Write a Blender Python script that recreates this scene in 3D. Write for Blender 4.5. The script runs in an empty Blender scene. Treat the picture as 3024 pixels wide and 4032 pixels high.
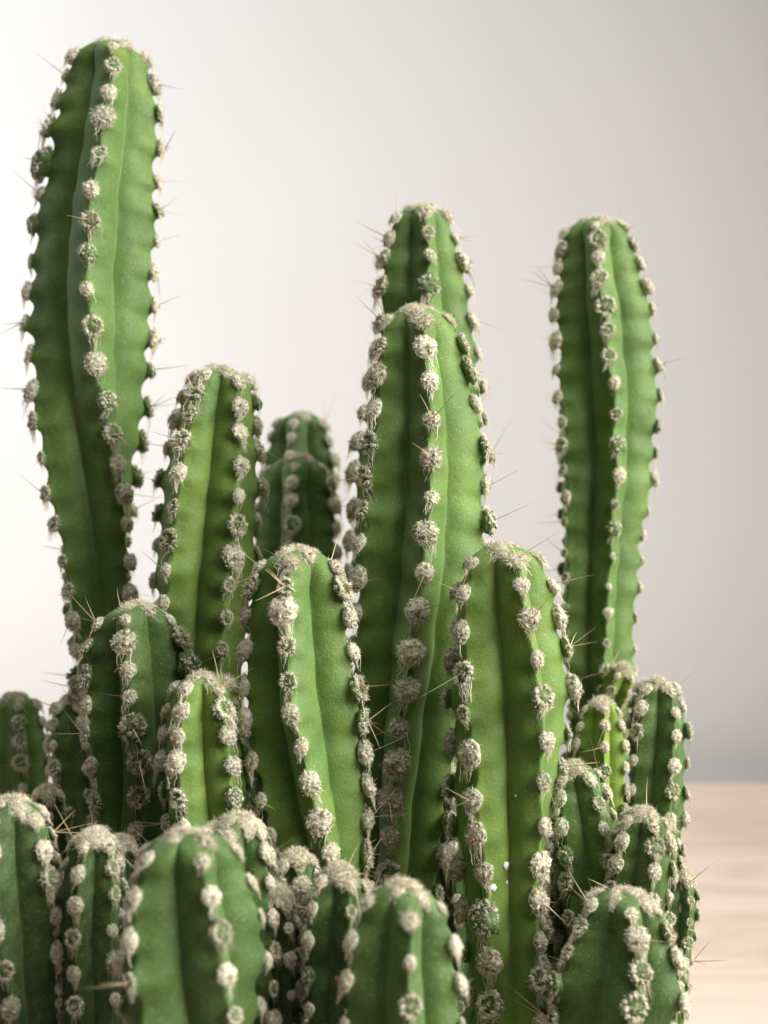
import bpy, math, random
import numpy as np
from mathutils import Vector, Matrix
from mathutils.bvhtree import BVHTree

# ------------------------------------------------------------------ camera, light, exposure
scene = bpy.context.scene
col = scene.collection
R = math.radians
PLANT = Vector((0.0, 0.0, 0.13))
WALL_Y = 0.345
TABLE_BACK = 0.318

cd = bpy.data.cameras.new('camera')
cam = bpy.data.objects.new('camera', cd); col.objects.link(cam)
cam.location = (0.0, -0.178, 0.18)
cam.rotation_euler = (R(82), 0, 0)
cd.sensor_fit = 'VERTICAL'; cd.sensor_height = 36.0; cd.lens = 36.0 * 5000 / 4032
cd.clip_start = 0.005; cd.clip_end = 20
cd.dof.use_dof = True; cd.dof.focus_distance = 0.169; cd.dof.aperture_fstop = 23.0
scene.camera = cam

world = bpy.data.worlds.new('World'); scene.world = world; world.use_nodes = True
bg = world.node_tree.nodes['Background']
bg.inputs[0].default_value = (0.93, 0.97, 1.0, 1); bg.inputs[1].default_value = 0.042

def area(name, loc, target, sx, sy, power, color, spread=180):
    l = bpy.data.lights.new(name, 'AREA'); l.shape = 'RECTANGLE'; l.size = sx; l.size_y = sy
    l.energy = power; l.color = color; l.spread = R(spread)
    o = bpy.data.objects.new(name, l); col.objects.link(o); o.location = loc
    o.rotation_euler = (Vector(target) - Vector(loc)).to_track_quat('-Z', 'Y').to_euler()
    return o
area('window_light', (0.41, -0.16, 0.36), (-0.01, -0.01, 0.16), 0.36, 0.36, 1.95, (1.0, 0.98, 0.95), 95)
area('overhead_fill', (0.10, -0.06, 0.72), (0, 0, 0.13), 0.45, 0.45, 0.85, (1.0, 0.985, 0.96), 100)  # soft overhead fill added to brighten the crowns; source unseen
area('side_window_light', (-0.36, 0.09, 0.32), (-0.26, WALL_Y, 0.30), 0.25, 0.5, 1.75, (0.86, 0.935, 1.0))

vs = scene.view_settings
vs.view_transform = 'Standard'; vs.look = 'None'; vs.exposure = 0.05; vs.gamma = 1.0; vs.use_curve_mapping = False
scene.cycles.use_denoising = True
scene.cycles.max_bounces = 8

# ------------------------------------------------------------------ materials
def new_mat(name):
    m = bpy.data.materials.new(name); m.use_nodes = True
    nt = m.node_tree; nt.nodes.clear()
    out = nt.nodes.new('ShaderNodeOutputMaterial'); b = nt.nodes.new('ShaderNodeBsdfPrincipled')
    nt.links.new(b.outputs[0], out.inputs[0])
    return m, nt, b
def N(nt, t, **kw):
    n = nt.nodes.new(t)
    for k, v in kw.items():
        if k.startswith('i_'):
            n.inputs[k[2:].replace('_', ' ')].default_value = v
        else: setattr(n, k, v)
    return n
def noise(nt, co, scale, detail=3, rough=0.55, dist=0.0):
    n = N(nt, 'ShaderNodeTexNoise'); n.inputs['Scale'].default_value = scale
    n.inputs['Detail'].default_value = detail; n.inputs['Roughness'].default_value = rough
    n.inputs['Distortion'].default_value = dist
    if co is not None: nt.links.new(co, n.inputs['Vector'])
    return n.outputs['Fac']
def ramp(nt, fac, stops):
    r = N(nt, 'ShaderNodeValToRGB'); e = r.color_ramp.elements
    while len(e) < len(stops): e.new(0.5)
    for el, (p, c) in zip(e, stops):
        el.position = p; el.color = (*c, 1) if len(c) == 3 else c
    nt.links.new(fac, r.inputs[0]); return r.outputs[0]
def mix(nt, fac, a, b, mode='MIX'):
    m = N(nt, 'ShaderNodeMix', data_type='RGBA', blend_type=mode)
    for v, i in ((fac, 0), (a, 6), (b, 7)):
        if hasattr(v, 'node'): nt.links.new(v, m.inputs[i])
        else: m.inputs[i].default_value = v if not isinstance(v, tuple) else (*v, 1)
    return m.outputs[2]
def math_n(nt, op, a, b=0.0, clamp=False):
    m = N(nt, 'ShaderNodeMath', operation=op); m.use_clamp = clamp
    for v, i in ((a, 0), (b, 1)):
        if hasattr(v, 'node'): nt.links.new(v, m.inputs[i])
        else: m.inputs[i].default_value = v
    return m.outputs[0]

def mat_skin():
    m, nt, b = new_mat('cactus_skin')
    co = N(nt, 'ShaderNodeTexCoord').outputs['Object']
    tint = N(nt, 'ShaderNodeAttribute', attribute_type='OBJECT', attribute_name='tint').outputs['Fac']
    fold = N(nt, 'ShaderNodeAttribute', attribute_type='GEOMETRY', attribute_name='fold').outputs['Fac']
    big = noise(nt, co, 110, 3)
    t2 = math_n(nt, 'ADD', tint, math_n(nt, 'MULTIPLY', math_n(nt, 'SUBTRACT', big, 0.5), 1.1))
    t2 = math_n(nt, 'DIVIDE', math_n(nt, 'ADD', t2, 0.5), 1.5)      # -0.5 old dark skin plus shade painted into low stems ... 1 young bright skin
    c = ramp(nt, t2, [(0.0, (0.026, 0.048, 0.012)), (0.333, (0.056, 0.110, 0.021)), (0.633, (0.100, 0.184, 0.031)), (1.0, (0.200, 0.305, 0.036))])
    # waxy grey-green bloom in soft cloudy patches
    cl = ramp(nt, noise(nt, co, 330, 4, 0.6), [(0.42, (0, 0, 0)), (0.72, (1, 1, 1))])
    c = mix(nt, math_n(nt, 'MULTIPLY', cl, 0.30), c, (0.17, 0.27, 0.10))
    # pale vein along each groove
    v = ramp(nt, fold, [(0.90, (0, 0, 0)), (0.985, (1, 1, 1))])
    c = mix(nt, math_n(nt, 'MULTIPLY', v, 0.16), c, (0.22, 0.34, 0.11))
    # minute pale hairs and pores
    sp = ramp(nt, noise(nt, co, 3400, 2, 0.6), [(0.58, (0, 0, 0)), (0.74, (1, 1, 1))])
    c = mix(nt, math_n(nt, 'MULTIPLY', math_n(nt, 'MULTIPLY', sp, big), 0.75), c, (0.38, 0.47, 0.30))
    # corky freckles and yellowed patches
    yl = ramp(nt, noise(nt, co, 60, 4, 0.65, 1.0), [(0.56, (0, 0, 0)), (0.72, (1, 1, 1))])
    c = mix(nt, math_n(nt, 'MULTIPLY', yl, 0.45), c, (0.22, 0.27, 0.04))
    ck = ramp(nt, noise(nt, co, 900, 2, 0.5), [(0.73, (0, 0, 0)), (0.78, (1, 1, 1))])
    c = mix(nt, math_n(nt, 'MULTIPLY', ck, 0.5), c, (0.24, 0.19, 0.09))
    nt.links.new(c, b.inputs['Base Color'])
    b.inputs['Roughness'].default_value = 0.58
    b.inputs['Specular IOR Level'].default_value = 0.32
    b.inputs['Sheen Weight'].default_value = 0.14; b.inputs['Sheen Roughness'].default_value = 0.45
    b.inputs['Sheen Tint'].default_value = (0.80, 0.95, 0.82, 1)
    b.inputs['Subsurface Weight'].default_value = 0.25
    b.inputs['Subsurface Radius'].default_value = (0.35, 1.0, 0.15)
    b.inputs['Subsurface Scale'].default_value = 0.0016
    bp = N(nt, 'ShaderNodeBump'); bp.inputs['Strength'].default_value = 0.5; bp.inputs['Distance'].default_value = 0.00013
    h = math_n(nt, 'ADD', noise(nt, co, 4200, 2), math_n(nt, 'MULTIPLY', noise(nt, co, 700, 3), 1.6))
    nt.links.new(h, bp.inputs['Height']); nt.links.new(bp.outputs[0], b.inputs['Normal'])
    return m

def mat_wool(name, light, dark, spread):
    m, nt, b = new_mat(name)
    co = N(nt, 'ShaderNodeTexCoord').outputs['Object']
    rnd = N(nt, 'ShaderNodeObjectInfo').outputs['Random']
    f = noise(nt, co, 3600, 3, 0.6)
    f = math_n(nt, 'ADD', f, math_n(nt, 'MULTIPLY', math_n(nt, 'SUBTRACT', rnd, 0.5), spread))
    c = ramp(nt, f, [(0.30, dark), (0.62, light)])
    nt.links.new(c, b.inputs['Base Color'])
    b.inputs['Roughness'].default_value = 0.9; b.inputs['Specular IOR Level'].default_value = 0.15
    b.inputs['Sheen Weight'].default_value = 0.25
    return m

def mat_plain(name, c1, c2, scale, rough=0.6, spec=0.3):
    m, nt, b = new_mat(name)
    co = N(nt, 'ShaderNodeTexCoord').outputs['Object']
    c = ramp(nt, noise(nt, co, scale, 3), [(0.3, c1), (0.7, c2)])
    nt.links.new(c, b.inputs['Base Color'])
    b.inputs['Roughness'].default_value = rough; b.inputs['Specular IOR Level'].default_value = spec
    return m

def mat_spine():
    m, nt, b = new_mat('spine_horn')
    rnd = N(nt, 'ShaderNodeObjectInfo').outputs['Random']
    c = ramp(nt, rnd, [(0.0, (0.74, 0.62, 0.38)), (0.5, (0.50, 0.37, 0.20)), (1.0, (0.22, 0.16, 0.11))])
    nt.links.new(c, b.inputs['Base Color']); b.inputs['Roughness'].default_value = 0.4
    return m

def mat_wall():
    m, nt, b = new_mat('wall_paint')
    co = N(nt, 'ShaderNodeTexCoord').outputs['Object']
    c = ramp(nt, noise(nt, co, 6, 2), [(0.3, (0.655, 0.638, 0.617)), (0.7, (0.685, 0.668, 0.647))])
    nt.links.new(c, b.inputs['Base Color']); b.inputs['Roughness'].default_value = 0.85
    bp = N(nt, 'ShaderNodeBump'); bp.inputs['Strength'].default_value = 0.2; bp.inputs['Distance'].default_value = 0.001
    nt.links.new(noise(nt, co, 260, 4), bp.inputs['Height']); nt.links.new(bp.outputs[0], b.inputs['Normal'])
    return m

def mat_wood():
    m, nt, b = new_mat('pale_pine')
    co = N(nt, 'ShaderNodeTexCoord').outputs['Object']
    mp = N(nt, 'ShaderNodeMapping'); nt.links.new(co, mp.inputs[0]); mp.inputs['Scale'].default_value = (0.9, 8, 8)
    w = noise(nt, mp.outputs[0], 3.2, 5, 0.55, 0.6)
    rings = math_n(nt, 'FRACT', math_n(nt, 'MULTIPLY', w, 7.0))
    line = ramp(nt, rings, [(0.0, (0.1, 0.1, 0.1)), (0.55, (0.2, 0.2, 0.2)), (0.85, (1, 1, 1)), (1.0, (0, 0, 0))])
    mp2 = N(nt, 'ShaderNodeMapping'); nt.links.new(co, mp2.inputs[0]); mp2.inputs['Scale'].default_value = (12, 420, 420)
    fib = noise(nt, mp2.outputs[0], 1.6, 3)
    c = mix(nt, math_n(nt, 'MULTIPLY', line, 0.5), (0.80, 0.66, 0.54), (0.50, 0.35, 0.26))
    c = mix(nt, math_n(nt, 'MULTIPLY', fib, 0.30), c, (0.60, 0.45, 0.34))
    pk = ramp(nt, noise(nt, co, 9, 2), [(0.52, (0, 0, 0)), (0.72, (1, 1, 1))])
    c = mix(nt, math_n(nt, 'MULTIPLY', pk, 0.4), c, (0.60, 0.41, 0.31))
    nt.links.new(c, b.inputs['Base Color']); b.inputs['Roughness'].default_value = 0.5
    return m

SKIN = mat_skin()
WOOL = mat_wool('wool', (0.78, 0.71, 0.53), (0.44, 0.37, 0.24), 0.25)
FELT = mat_wool('felt', (0.70, 0.65, 0.50), (0.07, 0.075, 0.035), 0.15)
HAIR = mat_wool('white_hair', (0.85, 0.80, 0.64), (0.62, 0.56, 0.41), 0.2)
RUST = mat_plain('rusty_bristle', (0.30, 0.12, 0.05), (0.46, 0.24, 0.11), 900)
BUDG = mat_plain('bud_green', (0.06, 0.115, 0.03), (0.12, 0.19, 0.055), 700, 0.5)
SPINE = mat_spine()
SPECK = mat_plain('white_speck', (0.75, 0.75, 0.72), (0.85, 0.85, 0.82), 900)
MATS = [WOOL, FELT, HAIR, RUST, BUDG, SPINE]
I_WOOL, I_FELT, I_HAIR, I_RUST, I_BUD, I_SPINE = range(6)

# ------------------------------------------------------------------ mesh helpers
def mesh_obj(name, verts, faces, mats, fmat=None, smooth=True, parent=None, loc=None):
    me = bpy.data.meshes.new(name)
    me.from_pydata([tuple(v) for v in verts], [], [tuple(f) for f in faces])
    for m in mats: me.materials.append(m)
    if fmat is not None: me.polygons.foreach_set('material_index', np.asarray(fmat, dtype=np.int32))
    if smooth: me.polygons.foreach_set('use_smooth', np.ones(len(me.polygons), dtype=bool))
    me.update()
    o = bpy.data.objects.new(name, me); col.objects.link(o)
    if loc is not None: o.location = loc
    if parent is not None: o.parent = parent
    return o
def tag(o, label=None, cat=None, kind=None):
    if label: o['label'] = label
    if cat: o['category'] = cat
    if kind: o['kind'] = kind

def box(x0, x1, y0, y1, z0, z1):
    v = [(x, y, z) for z in (z0, z1) for y in (y0, y1) for x in (x0, x1)]
    f = [(0, 2, 3, 1), (4, 5, 7, 6), (0, 1, 5, 4), (2, 6, 7, 3), (0, 4, 6, 2), (1, 3, 7, 5)]
    return v, f

# ------------------------------------------------------------------ setting: wall and table
v, f = box(-1.6, 1.6, WALL_Y, WALL_Y + 0.08, -0.7, 1.6)
tag(mesh_obj('wall', v, f, [mat_wall()], smooth=False), 'plain off-white wall behind the cactus', kind='structure')
v, f = box(-0.62, 0.62, -0.25, TABLE_BACK, -0.030, 0.0)
table = mesh_obj('wooden_table', v, f, [mat_wood()], smooth=False)
bev = table.modifiers.new('bevel', 'BEVEL'); bev.width = 0.003; bev.segments = 3
tag(table, 'pale pinkish pine tabletop with fine horizontal grain', 'table')

# ------------------------------------------------------------------ pot and soil (below the frame)
def lathe(prof, n, name, mat, parent=None, loc=(0, 0, 0)):
    vs_, fs = [], []
    for (r, z) in prof:
        for k in range(n):
            a = 2 * math.pi * k / n; vs_.append((r * math.cos(a), r * math.sin(a), z))
    for i in range(len(prof) - 1):
        for k in range(n):
            k2 = (k + 1) % n
            fs.append((i * n + k, i * n + k2, (i + 1) * n + k2, (i + 1) * n + k))
    return mesh_obj(name, vs_, fs, [mat], parent=parent, loc=loc)
pot = lathe([(0.0, 0.0), (0.030, 0.0), (0.031, 0.002), (0.038, 0.058), (0.041, 0.058), (0.042, 0.060), (0.0425, 0.070),
             (0.0415, 0.0715), (0.0395, 0.0705), (0.038, 0.060), (0.0, 0.052)], 64, 'flower_pot',
            mat_plain('terracotta', (0.40, 0.17, 0.09), (0.50, 0.24, 0.14), 60, 0.8), loc=(0, 0.002, 0.0005))
tag(pot, 'plain round pot under the cactus clump', 'flower pot')
rs = random.Random(5)
sv, sf = [], []
n = 40
for i in range(13):
    for k in range(n):
        a = 2 * math.pi * k / n; r = 0.0387 * i / 12
        sv.append((r * math.cos(a), r * math.sin(a), 0.065 + rs.uniform(-.0012, .0012)))
for i in range(12):
    for k in range(n):
        k2 = (k + 1) % n; sf.append((i * n + k, (i + 1) * n + k, (i + 1) * n + k2, i * n + k2))
soil = mesh_obj('soil', sv, sf, [mat_plain('dark_soil', (0.02, 0.014, 0.010), (0.05, 0.035, 0.025), 900, 0.95)], parent=pot)

# ------------------------------------------------------------------ cactus stems
# every stem: axis points from tip to foot (metres), radius and rib heading at each, areole spacing (mm) ...
STEMS = [
    {'label': 'tallest stem of the clump, leaning slightly at the left', 'pts': [[-0.04298, 0.03034, 0.22538], [-0.0432, 0.02925, 0.21758], [-0.04466, 0.02722, 0.20314], [-0.0459, 0.02519, 0.1887], [-0.04626, 0.02316, 0.17426], [-0.04634, 0.02113, 0.15982], [-0.04553, 0.0191, 0.14538], [-0.04502, 0.01758, 0.13455], [-0.04473, 0.01606, 0.12372], [-0.04079, 0.01464, 0.09486], [-0.03489, 0.01252, 0.062]], 'rad': [0.00573, 0.00748, 0.00909, 0.00985, 0.00939, 0.00847, 0.00718, 0.00603, 0.00512, 0.00486, 0.00437], 'phi': [13.7, 9.8, 3.3, 4.2, 16.0, 40.1, 56.7, 61.0, 61.0, 61.0, 61.0], 'sp': 5.0, 'az': 1.25, 'tint': 0.35, 'bud': 0.45, 'seed': 3, 'fade': [(0, 1), (1, 0.9)], 'spin': 0.9, 'crown': 1.0, 'valley': 0.5, 'ribs': 4},
    {'label': 'bright green stem right of the tallest one, shorter', 'pts': [[-0.02395, 0.01114, 0.17494], [-0.02478, 0.01014, 0.16782], [-0.02574, 0.0087, 0.15764], [-0.02656, 0.00727, 0.14746], [-0.02711, 0.00584, 0.13728], [-0.02752, 0.00441, 0.12709], [-0.0251, 0.00402, 0.09655], [-0.02146, 0.00344, 0.062]], 'rad': [0.00466, 0.00639, 0.00782, 0.00811, 0.00761, 0.00682, 0.00648, 0.00583], 'phi': [43.2, 43.2, 43.0, 40.4, 36.4, 36.6, 36.6, 36.6], 'sp': 4.6, 'az': 1.15, 'tint': 0.62, 'bud': 0.15, 'seed': 4, 'fade': [], 'spin': 0.35, 'crown': 1.0, 'valley': 0.5, 'ribs': 5},
    {'label': 'dark blurred stem at the back, behind a shorter one', 'pts': [[-0.0154, 0.06026, 0.16518], [-0.0154, 0.05921, 0.1577], [-0.0154, 0.05715, 0.1431], [-0.01557, 0.05534, 0.13021], [-0.0142, 0.05047, 0.0981], [-0.01215, 0.04317, 0.062]], 'rad': [0.00454, 0.00709, 0.00772, 0.0075, 0.00712, 0.00641], 'phi': [-16.3, -16.3, -16.3, -16.2, -16.2, -16.2], 'sp': 4.4, 'az': 1.0, 'tint': 0.0, 'bud': 0.15, 'seed': 5, 'fade': [], 'spin': 0.35, 'crown': 1.0, 'valley': 0.5, 'ribs': 5},
    {'label': 'short dark stem in front of the blurred one at the back', 'pts': [[-0.01485, 0.0432, 0.1588], [-0.01493, 0.04213, 0.15119], [-0.01501, 0.04022, 0.13756], [-0.01534, 0.03853, 0.12554], [-0.01399, 0.03514, 0.09577], [-0.01196, 0.03005, 0.062]], 'rad': [0.00508, 0.00754, 0.00814, 0.00763, 0.00725, 0.00652], 'phi': [-8.2, -8.1, -8.1, -7.9, -7.9, -7.9], 'sp': 4.4, 'az': 1.0, 'tint': 0.1, 'bud': 0.15, 'seed': 6, 'fade': [], 'spin': 0.35, 'crown': 1.0, 'valley': 0.5, 'ribs': 5},
    {'label': 'tall stem rising behind the central one', 'pts': [[0.00564, 0.03187, 0.20031], [0.00602, 0.03027, 0.18892], [0.00654, 0.02871, 0.17782], [0.00572, 0.02663, 0.16301], [0.00497, 0.02455, 0.14821], [0.00452, 0.02091, 0.12231], [0.00412, 0.01907, 0.09416], [0.00353, 0.01631, 0.062]], 'rad': [0.0047, 0.00724, 0.00869, 0.01103, 0.01174, 0.009, 0.00855, 0.00769], 'phi': [12.5, 7.0, 5.8, 4.7, 4.6, 4.7, 4.7, 4.7], 'sp': 4.9, 'az': 1.2, 'tint': 0.35, 'bud': 0.15, 'seed': 8, 'fade': [], 'spin': 0.45, 'crown': 1.0, 'valley': 0.5, 'ribs': 5},
    {'label': 'central stem in focus with a deep groove beside its front rib', 'pts': [[0.0041, 0.00428, 0.18367], [0.00482, 0.00304, 0.17483], [0.00535, 0.00122, 0.16184], [0.00476, -0.00061, 0.14884], [0.00345, -0.00289, 0.1326], [0.00213, -0.00518, 0.11635], [0.00135, -0.007, 0.10335], [0.00123, -0.00639, 0.08468], [0.00105, -0.00546, 0.062]], 'rad': [0.00481, 0.00728, 0.0091, 0.00969, 0.0091, 0.00773, 0.0067, 0.00636, 0.00573], 'phi': [15.7, 14.2, 11.1, 8.0, 1.4, -4.7, -4.5, -4.5, -4.5], 'sp': 5.0, 'az': 1.3, 'tint': 0.5, 'bud': 0.15, 'seed': 9, 'fade': [], 'spin': 0.85, 'crown': 1.0, 'valley': 0.5, 'ribs': 5},
    {'label': 'tall straight stem standing alone at the right', 'pts': [[0.03515, 0.04079, 0.19912], [0.03593, 0.03941, 0.18931], [0.03694, 0.03724, 0.17386], [0.03686, 0.03507, 0.15841], [0.036, 0.0329, 0.14295], [0.03577, 0.03073, 0.1275], [0.03577, 0.02921, 0.11669], [0.03262, 0.02664, 0.09134], [0.0279, 0.02278, 0.062]], 'rad': [0.00531, 0.00784, 0.00939, 0.00882, 0.00743, 0.00654, 0.00613, 0.00582, 0.00524], 'phi': [-3.1, -2.7, 1.7, 9.7, 11.3, 8.3, 8.2, 8.2, 8.2], 'sp': 4.4, 'az': 1.1, 'tint': 0.35, 'bud': 0.4, 'seed': 10, 'fade': [(0, 1), (0.5, 0.95), (0.62, 0.62), (1, 0.5)], 'spin': 0.45, 'crown': 1.0, 'valley': 0.5, 'ribs': 5},
    {'label': 'pale stubby offshoot at the foot of the right-hand stem', 'pts': [[0.03867, 0.01958, 0.12727], [0.03782, 0.0202, 0.12443], [0.03669, 0.02167, 0.12054], [0.03346, 0.01976, 0.09327], [0.02861, 0.0169, 0.062]], 'rad': [0.00194, 0.00257, 0.00236, 0.00224, 0.00202], 'phi': [-36.1, -35.8, -35.4, -35.4, -35.4], 'sp': 3, 'az': 0.7, 'tint': 1.15, 'bud': 0.15, 'seed': 11, 'fade': [], 'spin': 0.3, 'crown': 1.0, 'valley': 0.5, 'ribs': 5},
    {'label': 'bright stem in front, just right of the centre, with white specks', 'pts': [[0.01519, -0.01521, 0.15275], [0.01543, -0.01623, 0.14548], [0.01615, -0.0179, 0.13357], [0.01591, -0.01958, 0.12165], [0.01573, -0.02125, 0.10974], [0.01597, -0.02293, 0.09783], [0.01627, -0.0246, 0.08591], [0.01484, -0.02244, 0.07596], [0.01269, -0.01919, 0.062]], 'rad': [0.00472, 0.00699, 0.00831, 0.0075, 0.00598, 0.0052, 0.00504, 0.00479, 0.00431], 'phi': [14.7, 17.5, 23.4, 30.8, 38.6, 40.1, 39.9, 39.9, 39.9], 'sp': 5.0, 'az': 1.2, 'tint': 0.62, 'bud': 0.15, 'seed': 12, 'fade': [], 'spin': 0.4, 'crown': 1.0, 'valley': 0.5, 'ribs': 5},
    {'label': 'broad stem left of the centre in front, ribs curving to the right', 'pts': [[-0.0111, -0.01527, 0.15233], [-0.01104, -0.01623, 0.14548], [-0.01062, -0.0179, 0.13357], [-0.00959, -0.01958, 0.12165], [-0.00839, -0.02083, 0.11272], [-0.00767, -0.02209, 0.10378], [-0.00699, -0.02015, 0.08489], [-0.00598, -0.01723, 0.062]], 'rad': [0.00472, 0.00677, 0.00781, 0.0075, 0.00614, 0.00535, 0.00509, 0.00458], 'phi': [-6.1, -7.1, -2.2, 12.5, 23.1, 22.8, 22.8, 22.8], 'sp': 4.4, 'az': 1.22, 'tint': 0.5, 'bud': 0.15, 'seed': 13, 'fade': [], 'spin': 0.7, 'crown': 1.0, 'valley': 0.5, 'ribs': 5},
    {'label': 'short stem in front of the foot of the tallest stem', 'pts': [[-0.03352, -0.00941, 0.14371], [-0.03339, -0.01024, 0.13781], [-0.0332, -0.01155, 0.12849], [-0.03395, -0.01286, 0.11918], [-0.03458, -0.01417, 0.10986], [-0.03154, -0.01292, 0.08793], [-0.02697, -0.01105, 0.062]], 'rad': [0.00427, 0.00673, 0.00749, 0.00617, 0.00525, 0.00499, 0.00449], 'phi': [-1.8, 2.0, 10.7, 21.6, 21.9, 21.9, 21.9], 'sp': 4.2, 'az': 1.2, 'tint': 0.12, 'bud': 0.15, 'seed': 14, 'fade': [], 'spin': 0.45, 'crown': 1.0, 'valley': 0.5, 'ribs': 5},
    {'label': 'small bright stem with two ribs facing forward, second row left', 'pts': [[-0.02315, -0.02144, 0.13713], [-0.02298, -0.02219, 0.13179], [-0.0228, -0.02301, 0.12597], [-0.02227, -0.02383, 0.12016], [-0.02169, -0.02505, 0.11144], [-0.01978, -0.02285, 0.08872], [-0.01692, -0.01954, 0.062]], 'rad': [0.00307, 0.00507, 0.00565, 0.00553, 0.00522, 0.00496, 0.00447], 'phi': [42.4, 42.4, 42.4, 42.2, 42.1, 42.1, 42.1], 'sp': 3.8, 'az': 1.1, 'tint': 0.65, 'bud': 0.15, 'seed': 15, 'fade': [], 'spin': 0.35, 'crown': 1.0, 'valley': 0.5, 'ribs': 5},
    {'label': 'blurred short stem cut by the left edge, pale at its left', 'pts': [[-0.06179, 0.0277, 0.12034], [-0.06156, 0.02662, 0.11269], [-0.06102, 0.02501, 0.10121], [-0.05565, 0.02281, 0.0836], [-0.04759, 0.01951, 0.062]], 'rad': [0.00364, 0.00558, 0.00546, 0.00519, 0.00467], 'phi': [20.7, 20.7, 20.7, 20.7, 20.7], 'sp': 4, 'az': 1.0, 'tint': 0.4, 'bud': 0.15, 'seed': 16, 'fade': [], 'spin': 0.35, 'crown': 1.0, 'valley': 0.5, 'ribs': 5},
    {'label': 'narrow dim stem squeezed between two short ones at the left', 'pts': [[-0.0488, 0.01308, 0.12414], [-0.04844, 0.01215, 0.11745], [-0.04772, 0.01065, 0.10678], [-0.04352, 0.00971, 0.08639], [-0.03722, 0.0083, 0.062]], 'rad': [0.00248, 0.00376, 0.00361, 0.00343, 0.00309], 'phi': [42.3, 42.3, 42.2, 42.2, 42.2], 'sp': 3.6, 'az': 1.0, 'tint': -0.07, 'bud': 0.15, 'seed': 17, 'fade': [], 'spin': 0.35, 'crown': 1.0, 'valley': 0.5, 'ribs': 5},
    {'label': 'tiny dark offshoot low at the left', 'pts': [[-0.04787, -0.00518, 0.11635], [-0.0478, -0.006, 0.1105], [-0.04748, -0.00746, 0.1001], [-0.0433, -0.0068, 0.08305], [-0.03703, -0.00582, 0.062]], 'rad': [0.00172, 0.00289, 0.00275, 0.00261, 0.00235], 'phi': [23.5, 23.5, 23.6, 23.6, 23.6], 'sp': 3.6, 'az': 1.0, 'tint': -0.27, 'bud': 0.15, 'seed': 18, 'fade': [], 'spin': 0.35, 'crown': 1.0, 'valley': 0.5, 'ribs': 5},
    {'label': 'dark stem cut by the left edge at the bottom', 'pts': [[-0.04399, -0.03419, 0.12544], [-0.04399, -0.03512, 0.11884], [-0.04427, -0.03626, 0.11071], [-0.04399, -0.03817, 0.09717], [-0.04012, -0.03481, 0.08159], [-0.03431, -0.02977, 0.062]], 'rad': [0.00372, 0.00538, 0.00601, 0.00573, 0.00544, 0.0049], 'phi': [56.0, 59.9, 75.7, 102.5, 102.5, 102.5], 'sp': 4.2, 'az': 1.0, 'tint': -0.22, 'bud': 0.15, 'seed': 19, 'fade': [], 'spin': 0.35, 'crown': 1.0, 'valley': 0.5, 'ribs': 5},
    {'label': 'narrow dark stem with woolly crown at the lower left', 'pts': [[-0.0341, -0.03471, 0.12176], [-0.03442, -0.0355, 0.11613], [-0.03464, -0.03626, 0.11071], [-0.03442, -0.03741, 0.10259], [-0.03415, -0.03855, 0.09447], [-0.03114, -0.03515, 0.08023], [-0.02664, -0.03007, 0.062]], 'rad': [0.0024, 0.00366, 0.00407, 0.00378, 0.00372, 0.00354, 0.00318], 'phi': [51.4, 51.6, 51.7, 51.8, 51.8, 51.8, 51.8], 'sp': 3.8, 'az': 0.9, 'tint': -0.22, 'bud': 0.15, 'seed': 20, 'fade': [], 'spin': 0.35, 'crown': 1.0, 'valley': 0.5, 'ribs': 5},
    {'label': 'thick blurred stem nearest the camera at the lower left', 'pts': [[-0.02104, -0.04904, 0.12758], [-0.02084, -0.04975, 0.12252], [-0.02055, -0.05078, 0.1152], [-0.0204, -0.05215, 0.10546], [-0.0186, -0.04756, 0.08573], [-0.01591, -0.04068, 0.062]], 'rad': [0.00438, 0.00675, 0.00794, 0.00773, 0.00734, 0.00661], 'phi': [29.3, 29.2, 34.8, 49.2, 49.2, 49.2], 'sp': 4.9, 'az': 0.85, 'tint': 0.12, 'bud': 0.15, 'seed': 21, 'fade': [], 'spin': 0.1, 'crown': 1.0, 'valley': 0.5, 'ribs': 5},
    {'label': 'stem with thick woolly crown right behind the nearest one', 'pts': [[-0.01725, -0.03543, 0.12382], [-0.01719, -0.03607, 0.11924], [-0.01703, -0.03721, 0.11117], [-0.01681, -0.03872, 0.10042], [-0.01533, -0.03531, 0.08321], [-0.01311, -0.0302, 0.062]], 'rad': [0.00313, 0.00427, 0.00469, 0.00455, 0.00432, 0.00389], 'phi': [-7.1, -7.1, -7.1, -7.1, -7.1, -7.1], 'sp': 4, 'az': 1.0, 'tint': -0.07, 'bud': 0.15, 'seed': 22, 'fade': [], 'spin': 0.35, 'crown': 1.15, 'valley': 0.5, 'ribs': 5},
    {'label': 'tiny woolly-topped stem low in the dark gap', 'pts': [[-0.01071, -0.0303, 0.11724], [-0.01054, -0.03091, 0.11288], [-0.01043, -0.03233, 0.10281], [-0.00951, -0.02948, 0.0844], [-0.00813, -0.02521, 0.062]], 'rad': [0.00178, 0.00272, 0.00281, 0.00267, 0.0024], 'phi': [16.1, 16.1, 16.1, 16.1, 16.1], 'sp': 3.2, 'az': 1.0, 'tint': -0.27, 'bud': 0.15, 'seed': 23, 'fade': [], 'spin': 0.35, 'crown': 1.15, 'valley': 0.5, 'ribs': 5},
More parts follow.
